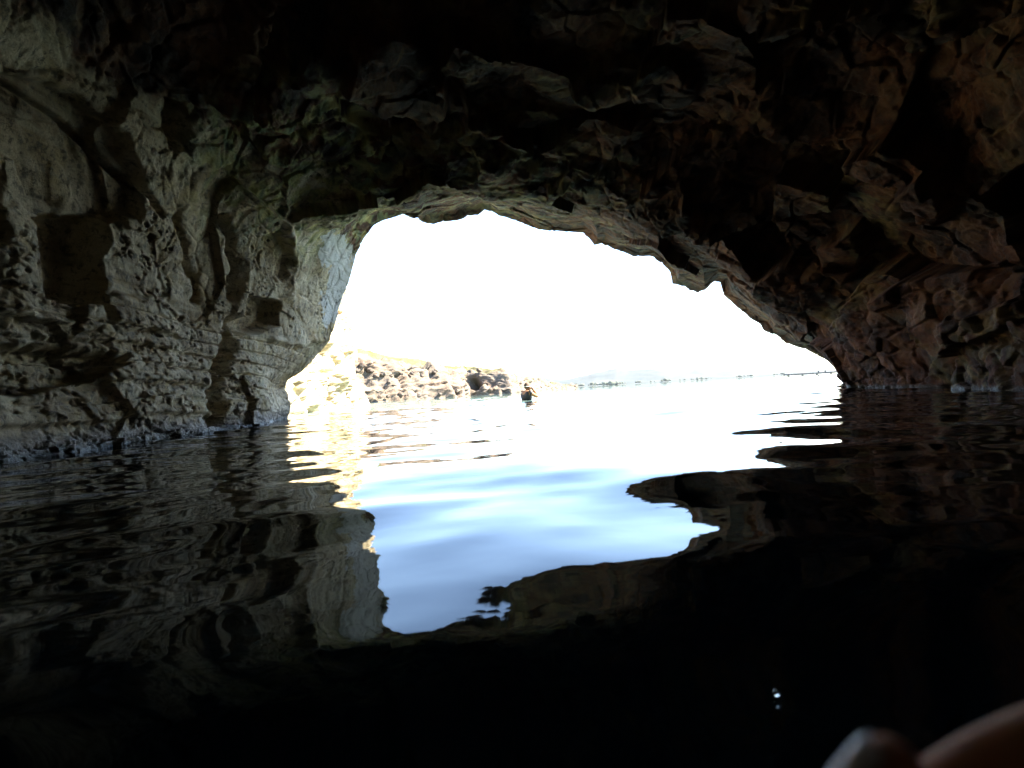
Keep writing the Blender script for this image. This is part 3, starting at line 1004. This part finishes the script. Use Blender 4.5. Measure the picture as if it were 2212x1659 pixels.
def swimmer():
    p = on_water(1140, 865)
    root = empty("person", (p[0], p[1], 0))
    dark = plain("dark_rash_vest", (.022, .022, .030), .7, .3, .3, 30)
    hairm = plain("brown_hair", (.075, .045, .028), .7, .3, .4, 60)
    white = plain("white_mask_plastic", (.75, .76, .76), .35, .5, .05, 20)
    glass = plain("mask_lens", (.10, .12, .13), .08, .6, .1, 20)
    # facing +x (right in the photo), turned slightly away; hands raised to the mask
    V = [(0, .0, -.45), (-.03, 0, -.22), (-.04, 0, .0), (-.03, 0, .18), (-.005, 0, .255), (.03, 0, .31), (.04, 0, .38), (.045, 0, .45),
         (-.03, -.21, .205), (.20, -.31, .05), (.225, -.16, .20), (.175, -.08, .31),
         (-.03, .21, .205), (.20, .29, .06), (.235, .15, .20), (.18, .08, .31),
         (-.04, -.11, -.80), (-.04, .11, -.80), (.0, -.12, -1.15), (.0, .12, -1.15)]
    E = [(0, 1), (1, 2), (2, 3), (3, 4), (4, 5), (5, 6), (6, 7), (3, 8), (8, 9), (9, 10), (10, 11), (3, 12), (12, 13), (13, 14), (14, 15),
         (0, 16), (0, 17), (16, 18), (17, 19)]
    r = [(.14, .17), (.12, .16), (.13, .18), (.10, .15), .058, .078, .108, .080, .078, .062, .048, .036, .078, .062, .048, .036, .08, .08, .055, .055]
    body = skin_body("body", V, E, r, MAT_SKIN_TAN, root)
    vest = skin_body("vest", [(0, .0, -.45), (-.03, 0, -.22), (-.04, 0, .0), (-.03, 0, .195), (-.02, 0, .25),
                              (-.03, -.21, .208), (.06, -.25, .14), (-.03, .21, .208), (.06, .242, .145)],
                     [(0, 1), (1, 2), (2, 3), (3, 4), (3, 5), (5, 6), (3, 7), (7, 8)],
                     [(.155, .185), (.14, .18), (.15, .20), (.125, .175), .085, .098, .088, .098, .088], dark, root)
    # hands: palm and five fingers each, closing on the mask
    for s in (-1, 1):
        bx0 = Vector((.17, s * .08, .30))
        hv, he, hr = [tuple(bx0), tuple(bx0 + Vector((.005, -s * .006, .045)))], [(0, 1)], [.026, .030]
        for fi in range(4):
            k0 = bx0 + Vector((-.032 + .02 * fi, -s * .004, .07))
            k1 = k0 + Vector((-.002, -s * .012, .034 - .003 * abs(fi - 1.5)))
            k2 = k1 + Vector((-.004, -s * .026, .016))
            b_ = len(hv)
            hv += [tuple(k0), tuple(k1), tuple(k2)]
            he += [(1, b_), (b_, b_ + 1), (b_ + 1, b_ + 2)]
            hr += [.011, .0095, .008]
        b_ = len(hv)
        hv += [tuple(bx0 + Vector((-.03, -s * .02, .03))), tuple(bx0 + Vector((-.035, -s * .04, .055)))]
        he += [(1, b_), (b_, b_ + 1)]
        hr += [.013, .010]
        skin_body("hand", hv, he, hr, MAT_SKIN_TAN, root, sub=1)
    # hair cap
    bm = bmesh.new()
    bmesh.ops.create_icosphere(bm, subdivisions=3, radius=1)
    for v in bm.verts:
        n_ = 1 + .05 * math.sin(v.co.z * 9 + v.co.y * 14)
        v.co = Vector((v.co.x * .112 * n_, v.co.y * .094 * n_, v.co.z * .125 * n_)) + Vector((.008, 0, .43))
    kill = [v for v in bm.verts if v.co.x > .085 and v.co.z < .475 or v.co.z < .33]
    bmesh.ops.delete(bm, geom=kill, context='VERTS')
    hair = mesh_obj("hair", bm, hairm, root, True)
    so = hair.modifiers.new("solid", 'SOLIDIFY')
    so.thickness = .012
    # nose, ears
    bm = bmesh.new()
    bmesh.ops.create_cone(bm, cap_ends=True, segments=10, radius1=.018, radius2=.008, depth=.04, matrix=Matrix.Translation((.150, 0, .37)) @ Matrix.Rotation(R(90), 4, 'Y'))
    mesh_obj("nose", bm, MAT_SKIN_TAN, root, True)
    for s in (-1, 1):
        bm = bmesh.new()
        bmesh.ops.create_icosphere(bm, subdivisions=2, radius=1, matrix=Matrix.Translation((.045, s * .100, .385)) @ Matrix.Diagonal((.022, .010, .034, 1)))
        mesh_obj("ear", bm, MAT_SKIN_TAN, root, True)
    # mask: frame, lens, strap, snorkel tube
    mk = empty("diving_mask", (p[0], p[1], 0))
    bm = bmesh.new()
    bmesh.ops.create_cone(bm, cap_ends=True, segments=24, radius1=.095, radius2=.08, depth=.075,
                          matrix=Matrix.Translation((.165, 0, .39)) @ Matrix.Rotation(R(90), 4, 'Y') @ Matrix.Diagonal((.72, 1, 1, 1)))
    bmesh.ops.bevel(bm, geom=[e for e in bm.edges], offset=.008, segments=2, affect='EDGES')
    mesh_obj("frame", bm, white, mk, True)
    for s in (-1, 1):
        bm = bmesh.new()
        bmesh.ops.create_cone(bm, cap_ends=True, segments=20, radius1=.036, radius2=.034, depth=.012,
                              matrix=Matrix.Translation((.206, s * .037, .395)) @ Matrix.Rotation(R(90), 4, 'Y') @ Matrix.Diagonal((.9, 1, 1, 1)))
        mesh_obj("lens", bm, glass, mk, True)
    skin_body("strap", [(.15, -.09, .395), (.05, -.112, .41), (-.07, -.08, .42), (-.11, 0, .42), (-.07, .08, .42), (.05, .112, .41), (.15, .09, .395)],
              [(i, i + 1) for i in range(6)], [(.006, .012)] * 7, white, mk, sub=1)
    skin_body("snorkel", [(.165, 0, .31), (.19, -.05, .295), (.19, -.11, .32), (.165, -.125, .41), (.12, -.13, .52)],
              [(i, i + 1) for i in range(4)], [.013] * 5, white, mk, sub=1)
    rz = R(30)
    for o in (root, mk):
        o.rotation_euler = (0, 0, rz)
        o.scale = (1.12, 1.12, 1.12)
        o.location.z = .05
    tag(root, "swimmer in a dark top holding both hands to the face, chest deep in the sea", "person")
    tag(mk, "white diving mask worn by the swimmer out in the bay", "diving mask")
swimmer()

def photographer_hand():
    """the photographer's own hand, close by at the lower right"""
    root = empty("hand", at(2060, 1700, .16))
    o_ = np.array(root.location)
    nail = plain("finger_nail", (.88, .74, .84), .3, .5, .06, 200)
    def L(px, py, d):
        return tuple(at(px, py, d) - o_)
    palm = L(2420, 2080, .20)
    V = [L(2700, 2600, .23), L(2520, 2320, .215), palm]
    E = [(0, 1), (1, 2)]
    r = [.030, .027, .030]
    def chain(pts, rad):
        b = len(V)
        V.extend(pts)
        E.append((2, b))
        r.extend(rad)
        for i in range(len(pts) - 1):
            E.append((b + i, b + i + 1))
    # index finger bends up into the frame, its tip pointing up and right, nail to the left
    chain([L(2110, 2050, .185), L(1815, 1850, .160), L(1925, 1655, .150), L(1960, 1612, .149)], [.0115, .0100, .0086, .0062])
    # middle finger crosses behind, rising to the right
    chain([L(2280, 1980, .20), L(1965, 1780, .185), L(2165, 1655, .175), L(2420, 1545, .172)], [.0130, .0130, .0125, .0110])
    chain([L(2460, 1960, .215), L(2420, 1810, .205), L(2540, 1700, .20), L(2620, 1690, .20)], [.0115, .0100, .0090, .0075])
    chain([L(2620, 2020, .22), L(2640, 1900, .215), L(2720, 1830, .212)], [.0100, .0088, .0070])
    # thumb leaves the side of the palm low down
    chain([L(2180, 2260, .19), L(1980, 2220, .175), L(1900, 2120, .165)], [.0145, .0120, .0095])
    skin_body("body", V, E, r, MAT_SKIN, root, root=2, sub=2)
    # nail of the index finger on its left flank
    bm = bmesh.new()
    a, b = Vector(L(1808, 1780, .1500)), Vector(L(1930, 1622, .1440))
    ax = (b - a).normalized()
    ln = (b - a).length
    view = (Vector(a) + Vector(o_) - Vector((0, 0, CAM_H))).normalized()
    sd = ax.cross(view).normalized()
    out = ax.cross(sd).normalized()
    if out.dot(view) > 0:
        out = -out
    if sd.x > 0:
        sd = -sd
    nrm_ = (sd * .75 + out * .66).normalized()
    tan_ = ax.cross(nrm_).normalized()
    for i in range(9):
        t = i / 8
        wd = .0055 * (1 - .75 * max(0, t - .75) * 4 * .25) * (1 if t < .88 else .72)
        for j in range(7):
            u = j / 6 * 2 - 1
            bm.verts.new(a + ax * ln * t + tan_ * wd * u + nrm_ * (.0088 - .0030 * u * u - .0012 * t))
    bm.verts.ensure_lookup_table()
    for i in range(8):
        for j in range(6):
            bm.faces.new([bm.verts[i * 7 + j], bm.verts[i * 7 + j + 1], bm.verts[(i + 1) * 7 + j + 1], bm.verts[(i + 1) * 7 + j]])
    n = mesh_obj("fingernail", bm, nail, root, True)
    so = n.modifiers.new("solid", 'SOLIDIFY')
    so.thickness = .0008
    tag(root, "blurred bare fingers reaching into the lower right corner close to the camera", "hand")
photographer_hand()

# ------------------------------------------------------------------ bubbles floating on the near water
def bubble(px_, py_, r_, label):
    k = NT("bubble_film")
    m = k.set(Base_Color=(.9, .95, 1.0), Roughness=.02, Transmission_Weight=1.0, IOR=1.24)
    p = on_water(px_, py_)
    bm = bmesh.new()
    bmesh.ops.create_uvsphere(bm, u_segments=24, v_segments=14, radius=r_)
    for v in bm.verts:
        v.co.z = v.co.z * .8
    o = mesh_obj("water_bubble", bm, m, None, True)
    o.location = (p[0], p[1], r_ * .35)
    tag(o, label, "bubble")
bubble(1676, 1500, .0042, "tiny glinting air bubble floating on the dark near water")

# ------------------------------------------------------------------ sea haze: thin even air over the whole place
def haze():
    m = bpy.data.materials.new("haze_air")
    m.use_nodes = True
    t = m.node_tree
    t.nodes.remove(t.nodes["Principled BSDF"])
    v = t.nodes.new("ShaderNodeVolumePrincipled")
    v.inputs["Color"].default_value = (.86, .90, 1.0, 1)
    v.inputs["Density"].default_value = HAZE
    v.inputs["Anisotropy"].default_value = 0.2
    t.links.new(v.outputs[0], t.nodes["Material Output"].inputs["Volume"])
    bm = bmesh.new()
    box(bm, -2800, 2800, -2700, 2800, -6, 90)
    o = mesh_obj("haze", bm, m)
    tag(o, "thin pale sea haze in the air over the bay", "haze", kind="stuff")
HAZE = 0.00004
haze()
